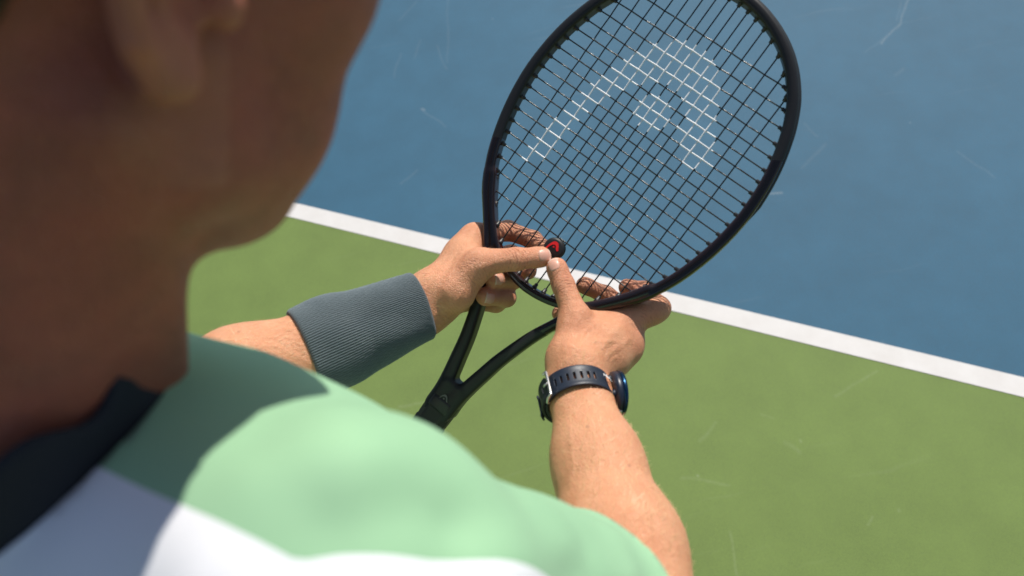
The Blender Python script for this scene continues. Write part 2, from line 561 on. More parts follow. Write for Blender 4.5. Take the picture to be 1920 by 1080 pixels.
# shallow channel round the outside of the hoop for the bumper strip
oc, _ = seg_dist(X, Y, (hoop_in + hn * 14.4)[::3], True)
D = -smin(-D, np.sqrt((oc[..., None]) ** 2 + gz[None, None, :] ** 2) - 3.4, 1.0)
D = smin(D, rbox(d_s, gz, wsh, hsh, 4.8), 5.0)
blk = np.sqrt(np.maximum(np.abs(X) - 6, 0) ** 2 + np.maximum(np.abs(Y + 330) - 18, 0) ** 2)
D = smin(D, rbox(blk, gz, 9.0, 12.5, 4.8), 4.0)
Vf, Qf = surface_net(D.astype(np.float32), np.array([gx[0], gy[0], gz[0]]), hres)
Vf = relax(Vf, Qf, 2, .45)
frame = mesh_obj('frame', Vf / 1000, Qf, RACKET_PAINT, racket)
del D, Vf, Qf

# bumper strip lying in the channel over the top of the hoop
top = [i for i in range(NH) if hoop_in[i, 1] > 0]
j0 = next(i for i in range(NH) if hoop_in[i, 1] > 0 and hoop_in[i - 1, 1] <= 0)
run = [(j0 + i) % NH for i in range(len(top))]
bp = np.c_[(hoop_in + hn * 12.0)[run], np.zeros(len(run))] / 1000
T_, F_ = tube(bp, np.r_[np.linspace(.001, .0032, 8), np.full(len(run) - 16, .0032), np.linspace(.0032, .001, 8)], 10)
mesh_obj('bumper_guard', T_, F_, MATTE, racket)


# handle, wrapped grip, collar ring and butt cap
def prism(profile, ys, scales):
    V = []; n = len(profile)
    for y, s in zip(ys, scales):
        V += [(x * s / 1000, y / 1000, z * s / 1000) for x, z in profile]
    F = [(i * n + j, i * n + (j + 1) % n, (i + 1) * n + (j + 1) % n, (i + 1) * n + j) for i in range(len(ys) - 1) for j in range(n)]
    F.append(tuple(range(n))[::-1]); F.append(tuple((len(ys) - 1) * n + j for j in range(n)))
    return V, F


octo = [(16.6, 6), (9.5, 13.6), (-9.5, 13.6), (-16.6, 6), (-16.6, -6), (-9.5, -13.6), (9.5, -13.6), (16.6, -6)]
prof = []
for i in range(8):
    a, b = np.array(octo[i]), np.array(octo[(i + 1) % 8])
    prof += [tuple(a + (b - a) * u) for u in (.1, .5, .9)]
ys = []; sc = []
y = -331.0
while y > -485:
    ys += [y, y - 1.0, y - 22, y - 24]; sc += [1.0, 1.035, 1.0, .985]; y -= 25
V, F = prism(prof, ys, sc); mesh_obj('grip', V, F, RUBBER, racket, smooth=False)
V, F = prism(prof, [-325, -327, -336, -338], [1.02, 1.07, 1.09, 1.05]); mesh_obj('grip_collar', V, F, MATTE, racket, smooth=True)
V, F = prism(prof, [-480, -488, -500, -508, -509], [1.02, 1.07, 1.2, 1.2, 1.05]); mesh_obj('butt_cap', V, F, MATTE, racket, smooth=False)

# strings: every one its own part, woven over and under
ARCH_OUT = [(290, 878), (335, 822), (378, 772), (425, 722), (478, 675), (520, 625), (575, 575), (630, 522), (680, 473), (745, 430), (800, 383), (865, 340), (935, 293), (1045, 243), (1165, 220), (1245, 236), (1325, 285), (1372, 340), (1402, 400), (1412, 500), (1402, 600), (1390, 655), (1385, 780), (1366, 850), (1368, 938)]
ARCH_IN = [(1245, 955), (1196, 915), (1185, 820), (1160, 715), (1216, 680), (1217, 625), (1192, 555), (1162, 505), (1108, 472), (1040, 462), (935, 480), (862, 512), (785, 545), (722, 592), (662, 642), (608, 687), (560, 738), (508, 788), (468, 840), (415, 905), (320, 908)]


def to_rk(px, py):
    z = rk_plane_z(px, py); return (RK_R.T @ (P(px, py, z) - RK_T))[:2]


STEN = np.array([to_rk(880 + x / 3, y / 3) for x, y in ARCH_OUT + ARCH_IN])
DOT_C = to_rk(880 + 1028 / 3, 638 / 3); DOT_R = .0185


def in_poly(p, poly):
    x, y = p; c = False; n = len(poly)
    for i in range(n):
        x0, y0 = poly[i]; x1, y1 = poly[i - 1]
        if (y0 > y) != (y1 > y) and x < (x1 - x0) * (y - y0) / (y1 - y0) + x0:
            c = not c
    return c


t = NT('black_string'); t.set(Base_Color=C4(.012, .012, .013), Roughness=.25)
t.set(Normal=t.bump(t.noise(t.coord(), 1500, 2), .1, .0002)); STRING = t.m
t = NT('white_string_ink'); t.set(Base_Color=t.mix(t.noise(t.coord(), 1800, 3, .7), C4(.72, .74, .76), C4(.86, .87, .88)), Roughness=.45); INK = t.m
MXALL = [-m for m in MX[::-1]] + MX
MBALL = MB[::-1] + MB; MTALL = MT[::-1] + MT


def string_mesh(pts):
    V, F = tube(pts, .00073, 6)
    o = mesh_obj('string', V, F, [STRING, INK], racket)
    n = len(pts); mi = np.zeros(len(F), np.int32)
    for i in range(n - 1):
        c = (pts[i] + pts[i + 1])[:2] / 2
        if in_poly(c, STEN) or np.hypot(*(c - DOT_C)) < DOT_R:
            mi[i * 6:(i + 1) * 6] = 1
    o.data.polygons.foreach_set('material_index', mi)


for k, x in enumerate(MXALL):
    y = np.arange(MBALL[k] - 6, MTALL[k] + 6, 1.6); z = np.zeros_like(y); yb = [c for c in CY]
    lo_, hi_ = 0, 0
    for c, yc in enumerate(CY):
        if abs(x) < CW[c]:
            z += (1 if (k + c) % 2 else -1) * .55 * np.exp(-((y - yc) / 4.2) ** 2)
    string_mesh(np.c_[np.full_like(y, x), y, z] / 1000)
for c, yc in enumerate(CY):
    x = np.arange(-CW[c] - 6, CW[c] + 6, 1.3); z = np.zeros_like(x)
    for k, xm in enumerate(MXALL):
        if MBALL[k] < yc < MTALL[k]:
            z += (-1 if (k + c) % 2 else 1) * .80 * np.exp(-((x - xm) / 4.0) ** 2)
    string_mesh(np.c_[x, np.full_like(x, yc), z] / 1000)

# grommets
gv, gf = tube([(-.0022, 0, 0), (-.0018, 0, 0), (.0012, 0, 0), (.0013, 0, 0), (.0030, 0, 0), (.0060, 0, 0)], [.0013, .0019, .0020, .0026, .0028, .0028], 10)
grom = None


def grommet(x, y, dx, dy):
    global grom
    if grom is None:
        o = mesh_obj('grommet', gv, gf, MATTE, racket); grom = o
    else:
        o = bpy.data.objects.new('grommet', grom.data); link(o, racket)
    o.location = (x / 1000, y / 1000, 0); o.rotation_euler = (0, 0, math.atan2(dy, dx))


for k, x in enumerate(MXALL):
    grommet(x, MBALL[k], 0, -1); grommet(x, MTALL[k], 0, 1)
for c, yc in enumerate(CY):
    grommet(CW[c], yc, 1, 0); grommet(-CW[c], yc, -1, 0)


# the arch-and-dot mark as flat inlay, reused small on the damper and the throat
def arch_mark(name, size, org, zh, mat, parent, rot=0.0, outline=False):
    P2 = STEN.copy(); cen = P2.mean(0) * 0 + np.array(DOT_C)
    P2 = (P2 - cen); P2 /= np.ptp(P2[:, 0])
    out = P2[:len(ARCH_OUT)]; inn = P2[len(ARCH_OUT):][::-1]
    def res(a, n):
        s = np.r_[0, np.cumsum(np.linalg.norm(np.diff(a, axis=0), axis=1))]; qq = np.linspace(0, s[-1], n)
        r = np.c_[np.interp(qq, s, a[:, 0]), np.interp(qq, s, a[:, 1])]
        for _ in range(3):
            r[1:-1] = .5 * r[1:-1] + .25 * (r[:-2] + r[2:])
        return r
    n = 26; o, i_ = res(out, n), res(inn[:], n)
    cs, sn = math.cos(rot), math.sin(rot)
    def place(a):
        a = a * size; return np.c_[a[:, 0] * cs - a[:, 1] * sn + org[0], a[:, 0] * sn + a[:, 1] * cs + org[1]]
    if outline:
        mid = .5 * (o + i_); dirn = (o - i_); o = mid + dirn * .3; i_ = mid - dirn * .3
    o, i_ = place(o), place(i_)
    V = [(*p, zh) for p in o] + [(*p, zh) for p in i_] + [(*p, zh - .0006) for p in o] + [(*p, zh - .0006) for p in i_]
    F = [(k, k + 1, n + k + 1, n + k) for k in range(n - 1)]
    F += [(2 * n + k, 2 * n + k + 1, k + 1, k) for k in range(n - 1)] + [(n + k, n + k + 1, 3 * n + k + 1, 3 * n + k) for k in range(n - 1)]
    b = len(V); r = DOT_R / np.ptp(STEN[:, 0]) * size * (.8 if outline else .62)
    ctr = place(np.zeros((1, 2)))[0]
    V += [(ctr[0] + r * math.cos(a), ctr[1] + r * math.sin(a), zh) for a in np.linspace(0, 2 * np.pi, 14, endpoint=False)]
    F.append(tuple(range(b, b + 14)))
    return mesh_obj(name, V, F, mat, parent, smooth=False)


GREYPRINT = plain('grey_print', (.10, .10, .105), .4, var=.1)
arch_mark('throat_emblem', .0115, (.0, -.3235), .0141, GREYPRINT, racket, 0.0, True)

# vibration damper pushed between the two middle strings
damper = empty('vibration_damper')
dm = rm.copy(); off = rm.to_3x3() @ Vector((-.0012, -.1305, 0)); dm.translation = rm.translation + off
damper.matrix_world = dm
tag(damper, 'round black rubber vibration damper with a red arch emblem on the strings', 'vibration damper')
prof2 = [(0, .0062), (.0082, .0061), (.0097, .0056), (.0106, .0046), (.0109, .0034), (.0107, .0022), (.0098, .0012), (.0072, .0009), (.0072, -.0009), (.0098, -.0012), (.0107, -.0022), (.0109, -.0034), (.0104, -.0048), (.0085, -.0056), (0, -.0057)]
V = []; F = []; ns = 40
for r, z in prof2:
    V += [(r * math.cos(a), r * math.sin(a), z) for a in np.linspace(0, 2 * np.pi, ns, endpoint=False)]
for i in range(len(prof2) - 1):
    F += [(i * ns + j, (i + 1) * ns + j, (i + 1) * ns + (j + 1) % ns, i * ns + (j + 1) % ns) for j in range(ns)]
mesh_obj('rubber_body', V, F, plain('black_damper_rubber', (.010, .010, .011), .5, var=.15, scale=900), damper)
RED = plain('red_rubber_print', (.75, .016, .02), .4, var=.08)
arch_mark('emblem', .0132, (-.0004, .0012), .0066, RED, damper)


def smooth_rim(V, Q, it=12):
    """even out the open edges of a surface"""
    e = np.concatenate([Q[:, [0, 1]], Q[:, [1, 2]], Q[:, [2, 3]], Q[:, [3, 0]]]); e.sort(axis=1)
    u, c = np.unique(e, axis=0, return_counts=True); b = u[c == 1]
    idx = np.unique(b); deg = np.bincount(b.ravel(), minlength=len(V))
    ok = idx[deg[idx] == 2]
    for _ in range(it):
        S = np.zeros_like(V)
        for c in range(3):
            S[:, c] = np.bincount(b[:, 0], V[b[:, 1], c], len(V)) + np.bincount(b[:, 1], V[b[:, 0], c], len(V))
        V = V.copy(); V[ok] = .5 * V[ok] + .25 * S[ok]
    return V


# ------------------------------------------------------------------ the person (all laid out in camera axes, then moved to the world)
def yawpitch(yaw, pitch, roll=0.0):
    f = math.cos(yaw) * YW + math.sin(yaw) * XW
    r = math.cos(yaw) * XW - math.sin(yaw) * YW
    f2 = math.cos(pitch) * f - math.sin(pitch) * UP
    u2 = math.cos(pitch) * UP + math.sin(pitch) * f
    r3 = math.cos(roll) * r + math.sin(roll) * u2
    u3 = math.cos(roll) * u2 - math.sin(roll) * r
    return np.array([r3, f2, u3])          # rows: right, forward, up


BODY = yawpitch(math.radians(35), math.radians(4))
RSH = np.array([-.064, 0.126, 0.320]); SW = .155
B0 = RSH - SW * BODY[0]


def B(x, y, z):
    return B0 + np.array([x, y, z]) @ BODY


HEAD = yawpitch(math.radians(53), math.radians(36.6), math.radians(9))
EAR = np.array([-.0965, -.0880, .2415])
H0 = EAR - .072 * HEAD[0]


def H(x, y, z):
    return H0 + np.array([x, y, z]) @ HEAD


LSH = B(-SW, 0, 0)
R_ELB = P(1205, 1190, .565); R_WR = P(1080, 712, .742)
L_ELB = P(298, 778, .700); L_WR = P(806, 566, .806)

# --- hands: chains of joints (px, py, depth, radius)
def chain(pts):
    return [(P(*p[:3]), p[3]) for p in pts]


RH = {
    'thumb': chain([(1066, 668, .757, .0165), (1078, 592, .775, .0135), (1056, 534, .786, .0108), (1044, 503, .790, .0098)]),
    'index': chain([(1162, 612, .797, .0128), (1236, 577, .810, .0110), (1207, 545, .834, .0094), (1176, 539, .834, .0082)]),
    'middle': chain([(1178, 637, .797, .0130), (1196, 592, .842, .0106), (1135, 553, .846, .0095), (1096, 535, .832, .0082)]),
    'ring': chain([(1174, 656, .796, .0130), (1152, 615, .856, .0098), (1092, 592, .862, .0088), (1050, 588, .846, .0078)]),
    'little': chain([(1154, 678, .798, .0122), (1130, 645, .846, .0086), (1088, 632, .858, .0078), (1060, 630, .848, .0070)]),
}
LH = {
    'thumb': chain([(852, 548, .797, .0165), (902, 492, .792, .0138), (968, 486, .792, .0110), (1014, 482, .796, .0098)]),
    'index': chain([(890, 446, .842, .0135), (952, 432, .868, .0105), (1000, 450, .856, .0094), (1026, 470, .838, .0082)]),
    'middle': chain([(892, 490, .856, .0135), (958, 478, .886, .0106), (990, 490, .868, .0094), (990, 508, .845, .0084)]),
    'ring': chain([(876, 528, .858, .0128), (948, 532, .880, .0100), (962, 525, .848, .0094), (926, 524, .818, .0086)]),
    'little': chain([(858, 560, .852, .0122), (930, 568, .872, .0100), (950, 558, .846, .0094), (910, 556, .816, .0088)]),
}


def hand(H_, wrist, wrist_w, back):
    """primitives of a hand; back = direction out of the back of the hand"""
    out = []
    for nm, c in H_.items():
        for (a, ra), (b, rb) in zip(c[:-1], c[1:]):
            out.append(Cone(a, b, ra, rb, .005))
        # pad at the fingertip and fuller middle joints
        (a, ra), (b, rb) = c[-2], c[-1]
        out.append(Cone(b - unit(b - a) * .004, b, rb * 1.02, rb * .98, .004))
    # metacarpals
    order = ['index', 'middle', 'ring', 'little']
    side = unit(H_['index'][0][0] - H_['little'][0][0])
    offs = {'index': .017, 'middle': .006, 'ring': -.006, 'little': -.016}
    for nm in order:
        a = wrist + side * offs[nm]; b = H_[nm][0][0]
        out.append(Cone(a, b, .0165, H_[nm][0][1] * 1.02, .012))
    ids = [H_[n][0][0] for n in order]
    for a, b in zip(ids[:-1], ids[1:]):
        m0 = wrist * .35 + a * .65; m1 = wrist * .35 + b * .65
        out.append(Cone(m0, m1, .0145, .014, .012))
    # thumb metacarpal to wrist, thenar and first web
    th = H_['thumb']; ix = H_['index'][0][0]
    out.append(Cone(wrist + side * .012, th[0][0], .0185, th[0][1], .012))
    out.append(Cone(th[0][0], wrist * .3 + ix * .7, .0140, .0120, .016))
    out.append(Cone(th[0][0] * .25 + th[1][0] * .75, wrist * .2 + ix * .8, .0090, .0110, .018))
    return out


r_side = unit(P(1160, 720, .742) - P(1030, 720, .742))
l_side = unit(P(822, 628, .806) - P(776, 512, .806))
l_ax = unit(L_WR - L_ELB); r_ax = unit(R_WR - R_ELB)


def arm(wr, elb, side, sh):
    ax = wr - elb
    a = elb; m = elb + ax * .28; n = elb + ax * .62; w = wr - unit(ax) * .012
    return [Cone(a, m, .0440, .0470, .02, side, .94), Cone(m, n, .0470, .0350, .02, side, .92), Cone(n, w, .0350, .0268, .02, side, .82),
            Cone(w, wr + unit(ax) * .012, .0268, .0260, .012, side, .76)]


def upper_arm(sh, elb):
    v = elb - sh
    return [Cone(sh, sh + v * .45, .054, .051, .03), Cone(sh + v * .4, elb, .049, .0430, .03)]


R_ARM = arm(R_WR, R_ELB, r_side, RSH) + hand(RH, R_WR, r_side, None) + [Cone(P(1098, 604, .792), P(1222, 586, .806), .0105, .0100, .014)]
L_ARM = arm(L_WR, L_ELB, l_side, LSH) + hand(LH, L_WR, l_side, None)

neck_lo = B(-.006, -.014, .014); neck_base = B(0, -.012, -.02); neck_hi = H(0, -.022, -.02); neck_mid = neck_lo
HEADP = [Ell(H(0, .002, .048), (.076, .096, .086), HEAD, .01), Ell(H(0, .036, -.020), (.059, .057, .088), HEAD, .03),
         Ell(H(0, .046, -.055), (.046, .040, .055), HEAD, .03), Ell(H(0, .083, .055), (.052, .02, .022), HEAD, .02)]
for s in (1, -1):
    HEADP += [Cone(H(s * .056, .012, -.055), H(s * .011, .067, -.096), .0160, .0145, .025),          # jaw
              Cone(H(s * .060, .004, -.02), H(s * .056, .012, -.058), .014, .015, .02),
              Ell(H(s * .050, .062, .004), (.020, .026, .023), HEAD, .03), Ell(H(s * .043, .041, -.036), (.017, .027, .030), HEAD, .03),                          # cheekbone
              Ell(H(s * .024, .068, -.050), (.023, .020, .030), HEAD, .02),
              Ell(H(s * .033, .098, .028), (.016, .010, .011), HEAD, .008, True)]                     # eye socket
for s in (1, -1):
    HEADP += [Ell(H(s * .032, .088, .027), (.0125, .0125, .0125), HEAD, .002),
              Cone(H(s * .014, .100, .045), H(s * .045, .088, .046), .008, .007, .01)]                # eyeball, brow
HEADP += [Cone(H(0, .098, .030), H(0, .118, -.012), .0075, .0125, .010), Ell(H(.012, .108, -.016), (.009, .010, .008), HEAD, .006),
          Ell(H(-.012, .108, -.016), (.009, .010, .008), HEAD, .006),
          Cone(H(-.016, .094, -.047), H(.016, .094, -.047), .0055, .0055, .006), Cone(H(-.014, .0925, -.058), H(.014, .0925, -.058), .0062, .0062, .006),
          Ell(H(0, .079, -.092), (.018, .016, .016), HEAD, .015),
          Cone(H(-.03, .102, -.0525), H(.03, .096, -.0525), .0016, .0016, .003, sub=True)]
NECKP = [Cone(neck_hi, neck_lo, .0570, .0570, .02), Cone(neck_lo, neck_base, .0570, .064, .02), Cone(H(0, .006, -.078), B(-.012, .008, .0), .028, .028, .025),
         Ell(H(0, -.008, -.122), (.013, .012, .016), HEAD, .015)]
for s in (1, -1):
    NECKP.append(Cone(H(s * .058, -.02, -.04), B(s * .025, .03, .0), .014, .013, .02))
EARP = []
for s in (1, -1):
    e = lambda x, y, z: H(s * x, y, z)
    EARP += [Ell(e(.0765, -.014, .008), (.0075, .0165, .0300), HEAD, .006)]
    hx = [(.076, .004, .010), (.081, .004, .024), (.0865, -.006, .036), (.090, -.019, .037), (.0915, -.0285, .026), (.0905, -.0305, .008), (.088, -.026, -.010), (.084, -.017, -.021)]
    for a, b in zip(hx[:-1], hx[1:]):
        EARP.append(Cone(e(*a), e(*b), .0042, .0042, .003))
    ah = [(.084, -.016, .024), (.0855, -.021, .010), (.083, -.018, -.006), (.081, -.009, -.013)]
    for a, b in zip(ah[:-1], ah[1:]):
        EARP.append(Cone(e(*a), e(*b), .0040, .0040, .004))
    EARP += [Ell(e(.0855, -.006, .004), (.0085, .0095, .0125), HEAD, .003, True),
             Cone(e(.079, -.016, -.014), e(.0800, -.011, -.0215), .0085, .0085, .006), Ell(e(.0795, .0065, .000), (.0055, .0060, .0085), HEAD, .004)]
TORSO = [Cone(B(0, -.03, -.006), B(.135, -.004, .008), .050, .050, .03), Cone(B(0, -.03, -.006), B(-.135, -.004, .008), .050, .050, .03),
         Ell(B(0, -.006, -.16), (.165, .098, .20), BODY, .05), Ell(B(0, .015, -.37), (.150, .108, .20), BODY, .05), Ell(B(0, .0, -.53), (.165, .118, .13), BODY, .05),
         Ell(B(.152, -.002, -.022), (.056, .058, .062), BODY, .04), Ell(B(-.152, -.002, -.022), (.056, .058, .062), BODY, .04)]
BZ = CAM_H + UP @ B0                       # height of the shoulder line


def G(x, y, h):
    """body-frame sideways and forward, height above the court"""
    o = B0 + x * BODY[0] + y * (BODY[1] - UP * (BODY[1] @ UP)) / math.cos(math.radians(4))
    return o + UP * (h - (CAM_H + UP @ o))


LEGS = []
for s in (1, -1):
    LEGS += [Cone(G(s * .085, -.03, BZ - .56), G(s * .105, .0, .50), .083, .060, .04), Cone(G(s * .105, .0, .50), G(s * .11, -.02, .33), .056, .057, .03),
             Cone(G(s * .11, -.02, .33), G(s * .115, -.025, .09), .056, .036, .03), Cone(G(s * .115, -.02, .07), G(s * .13, .13, .045), .036, .030, .03)]

parts = []


def collect(prims, h, clip=None, sm=1):
    v, q = sdf_mesh(prims, h, clip); parts.append((relax(v, q, sm, .5), q))


collect(R_ARM, .0011); collect(L_ARM, .0011)
collect(HEADP + NECKP + EARP, .0022)
collect(TORSO + upper_arm(RSH, R_ELB) + upper_arm(LSH, L_ELB) + [Cone(R_ELB, R_ELB + (R_WR - R_ELB) * .1, .038, .038, .02), Cone(L_ELB, L_ELB + (L_WR - L_ELB) * .1, .038, .038, .02), NECKP[1]] + LEGS, .0065)
nv = 0; VV = []; QQ = []
for v, q in parts:
    VV.append(v); QQ.append(q + nv); nv += len(v)
VV = np.concatenate(VV); QQ = np.concatenate(QQ)
NN = normals(VV, QQ)
if (NN[:1000] * (VV[:1000] - VV[:1000].mean(0))).sum() < 0:
    QQ = QQ[:, ::-1].copy(); NN = -NN


# skin tone and painted head shade stored on the vertices: redder joints and fingertips, moles, stubble
def blob(c, r):
    return np.exp(-((VV - c) ** 2).sum(1) / (r * r))


# raised tendons and veins, in millimetres of relief, on the side that faces up
def ridge(pts, amp, sig):
    global VV
    q2 = VV[:narm]; best = np.full(narm, 1e9)
    for a, b in zip(pts[:-1], pts[1:]):
        u, v = a[:2] / a[2], b[:2] / b[2]; xy = q2[:, :2] / q2[:, 2:3]; ba = v - u
        tt_ = np.clip(((xy - u) @ ba) / (ba @ ba), 0, 1); d = np.linalg.norm(xy - u - tt_[:, None] * ba, axis=1) * (a[2] + b[2]) / 2
        zz = a[2] + (b[2] - a[2]) * tt_
        d = d + np.maximum(0, np.abs(q2[:, 2] - zz) - .03) * 5
        best = np.minimum(best, d)
    w = np.clip(-NN[:narm, 2] * 1.6, 0, 1)
    VV[:narm] += NN[:narm] * (amp * np.exp(-(best / sig) ** 2) * w)[:, None]


narm = len(parts[0][0]) + len(parts[1][0])
pp = lambda *a: [P(*q) for q in a]
for nm in ('index', 'middle', 'ring'):
    ridge([R_WR * .8 + RH[nm][0][0] * .2, RH[nm][0][0]], .0007, .0034)
ridge(pp((1058, 655, .75), (1082, 600, .77), (1062, 545, .78)), .0006, .0034)
ridge(pp((835, 545, .79), (880, 505, .785), (955, 484, .785)), .0005, .0036)
ridge(pp((830, 540, .79), (868, 470, .80), (888, 440, .82)), .0006, .0034)
for v_ in (((1048, 690, .73), (1085, 655, .745), (1110, 640, .76), (1160, 640, .78)), ((1085, 655, .745), (1095, 622, .76), (1120, 605, .78)),
           ((1062, 940, .62), (1075, 870, .65), (1068, 800, .69)), ((1130, 930, .63), (1120, 850, .66), (1128, 790, .69)),
           ((815, 590, .79), (850, 575, .79), (868, 545, .785)), ((800, 540, .79), (835, 500, .79), (862, 450, .81)), ((840, 520, .79), (862, 500, .79), (880, 470, .80)),
           ((440, 640, .71), (520, 650, .73), (600, 690, .75)), ((480, 610, .72), (560, 620, .74))):
    ridge(pp(*v_), .0004, .0022)
NN = normals(VV, QQ)

# where the skin folds over a joint: distance along the bone, across it, and strength
JN = np.zeros((len(VV), 3))
def creases(c, d, rr, amp):
    global JN
    d = unit(d - np.array([0, 0, d[2]]) * 0); r = VV[:narm] - c; x = r @ d; lat = r - x[:, None] * d
    w = amp * np.exp(-(np.linalg.norm(r, axis=1) / (rr * 1.25)) ** 4) * np.clip(-NN[:narm, 2] * 2, 0, 1)
    side_ = unit(np.cross(d, [0, 0, 1.0])); v = lat @ side_
    m = w > JN[:narm, 2]
    JN[:narm][m] = np.c_[x, v, w][m]
bone = lambda c, i: c[i + 1][0] - c[i - 1][0] if i + 1 < len(c) else c[i][0] - c[i - 1][0]
for c, i, r, a in ((RH['thumb'], 2, .0125, 1.0), (LH['thumb'], 2, .0125, 1.0), (RH['thumb'], 1, .015, .35), (RH['index'], 1, .013, .6), (LH['ring'], 2, .012, .4), (LH['little'], 2, .012, .4), (LH['index'], 1, .014, .8), (LH['index'], 2, .012, .8), (RH['index'], 2, .013, .7), (RH['middle'], 2, .014, .8)):
    creases(c[i][0], bone(c, i) if i else c[1][0] - c[0][0], r, a)
creases(P(884, 516, .785), P(900, 500, .79) - P(870, 545, .79), .022, .4)
creases(P(835, 585, .795), P(860, 560, .79) - P(815, 590, .80), .020, .3)
creases(P(1205, 598, .80), P(1230, 580, .80) - P(1170, 620, .80), .013, .45)

red = np.zeros(len(VV)); dark = np.zeros(len(VV)); pale = np.zeros(len(VV))
for Hh in (RH, LH):
    for nm, c in Hh.items():
        for i, (j, r) in enumerate(c):
            red += blob(j, r * 1.6) * (.35 if i in (1, 2) else .55 if i == 3 else .3)
        if nm != 'thumb':
            for (a, ra), (b, rb) in zip(c[:-1], c[1:]):
                red += blob((a + b) / 2, .012) * .35
for mx in ((1102, 800, .692), (1180, 873, .672), (447, 622, .70), (1130, 655, .745)):
    c = P(*mx); d = np.linalg.norm(np.cross(VV, unit(c)), axis=1)
    dark += np.exp(-(d / .0011) ** 2) * (VV[:, 2] < c[2] + .04) * (VV[:, 2] > .5) * .55
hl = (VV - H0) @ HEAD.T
head_shade = np.clip(1 - np.linalg.norm(hl - np.array([0, 0, -.04]), axis=1) / .34, 0, 1) ** .3 * (np.arange(len(VV)) >= narm)  # shade painted into the head and neck skin, fading out below
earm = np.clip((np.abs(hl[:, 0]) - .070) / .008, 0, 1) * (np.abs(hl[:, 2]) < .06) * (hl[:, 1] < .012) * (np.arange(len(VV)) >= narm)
head_shade = head_shade * (1 - .35 * earm); red += .8 * earm
stub = np.clip((.0 - hl[:, 2]) / .05, 0, 1) * np.clip((hl[:, 1] - .0) / .03, 0, 1) * (np.linalg.norm(hl, axis=1) < .17) * np.clip((hl[:, 2] + .14) / .03, 0, 1)

t = NT('skin'); co = t.coord()
at = t.n('ShaderNodeAttribute', attribute_name='tone'); sx = t.n('ShaderNodeSeparateColor'); t.l(at.outputs['Color'], sx.inputs[0])
n1 = t.noise(co, 45, 4, .6); n2 = t.noise(co, 420, 4, .7); n3 = t.noise(co, 1600, 3, .6)
base = t.mix(t.ramp(n1, .3, .7), C4(.585, .262, .135), C4(.660, .335, .185))
base = t.mix(t.ramp(n2, .35, .7, 0, .30), base, C4(.52, .20, .105))
base = t.mix(t.math('MULTIPLY', t.ramp(n2, .62, .75), .35), base, C4(.70, .41, .26))
base = t.mix(t.math('MULTIPLY', sx.outputs[0], .75, clamp=True), base, C4(.62, .215, .135))
base = t.mix(t.math('MULTIPLY', sx.outputs[2], t.ramp(t.noise(co, 260, 4, .7), .38, .62, .1, 1.0)), base, C4(.16, .085, .055))
base = t.mix(sx.outputs[1], base, C4(.16, .06, .03))
head_shade_col = t.mix(t.ramp(t.noise(co, 38, 5, .65), .35, .65), C4(.245, .034, .018), C4(.370, .058, .030))  # dark red-brown standing in for shade on head and neck
base = t.mix(at.outputs['Alpha'], head_shade_col, base)
ja_ = t.n('ShaderNodeAttribute', attribute_name='joint'); js = t.n('ShaderNodeSeparateXYZ'); t.l(ja_.outputs['Vector'], js.inputs[0])
bend = t.math('ADD', js.outputs[0], t.math('MULTIPLY', t.math('MULTIPLY', js.outputs[1], js.outputs[1]), .035))
bend = t.math('ADD', bend, t.math('MULTIPLY', t.math('SUBTRACT', t.noise(co, 170, 3, .6), .5), 6.5))
line = t.math('POWER', t.math('ABSOLUTE', t.math('SINE', t.math('MULTIPLY', bend, 1.35))), 7.0)
line = t.math('SUBTRACT', 1.0, t.math('ABSOLUTE', t.math('SINE', t.math('MULTIPLY', bend, .92))))
line = t.math('MULTIPLY', t.math('POWER', line, 1.7), t.math('MULTIPLY', js.outputs[2], t.ramp(t.noise(co, 230, 2), .40, .62, 0, 1)))
base = t.mix(t.math('MULTIPLY', line, 1.2, clamp=True), base, C4(.27, .07, .033))
vo = t.n('ShaderNodeTexVoronoi'); vo.feature = 'DISTANCE_TO_EDGE'; t.l(co, vo.inputs['Vector']); vo.inputs['Scale'].default_value = 620
hgt = t.math('ADD', t.math('MULTIPLY', t.ramp(vo.outputs['Distance'], 0, .25), .6), t.math('MULTIPLY', n2, .9))
hgt = t.math('SUBTRACT', hgt, t.math('MULTIPLY', line, 1.6))
hgt = t.math('ADD', hgt, t.math('MULTIPLY', t.noise(t.mapping(co, (1, 1, 1)), 120, 3, .6), 2.0))
t.set(Base_Color=base, Roughness=t.ramp(n2, .3, .7, .40, .56), Normal=t.bump(hgt, .6, .0010))
t.b.inputs['Subsurface Weight'].default_value = .18
t.b.inputs['Subsurface Radius'].default_value = (1.0, .32, .16)
t.b.inputs['Subsurface Scale'].default_value = .006
SKIN = t.m

WV = W(VV)
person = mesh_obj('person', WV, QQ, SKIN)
tag(person, 'person in a mint green and white shirt looking down at a tennis racket', 'person')
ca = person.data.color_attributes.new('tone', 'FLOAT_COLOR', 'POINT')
ca.data.foreach_set('color', np.c_[np.clip(red, 0, 1), np.clip(dark, 0, .9), np.clip(stub, 0, 1) * .7, 1 - head_shade * .86].astype(np.float32).ravel())
ja = person.data.attributes.new('joint', 'FLOAT_VECTOR', 'POINT'); ja.data.foreach_set('vector', (JN * np.array([1000, 1000, 1])).astype(np.float32).ravel())
qa = QQ[(QQ < narm).all(1)]
BVH = BVHTree.FromPolygons([Vector(v) for v in VV[:narm]], [tuple(map(int, f)) for f in qa])

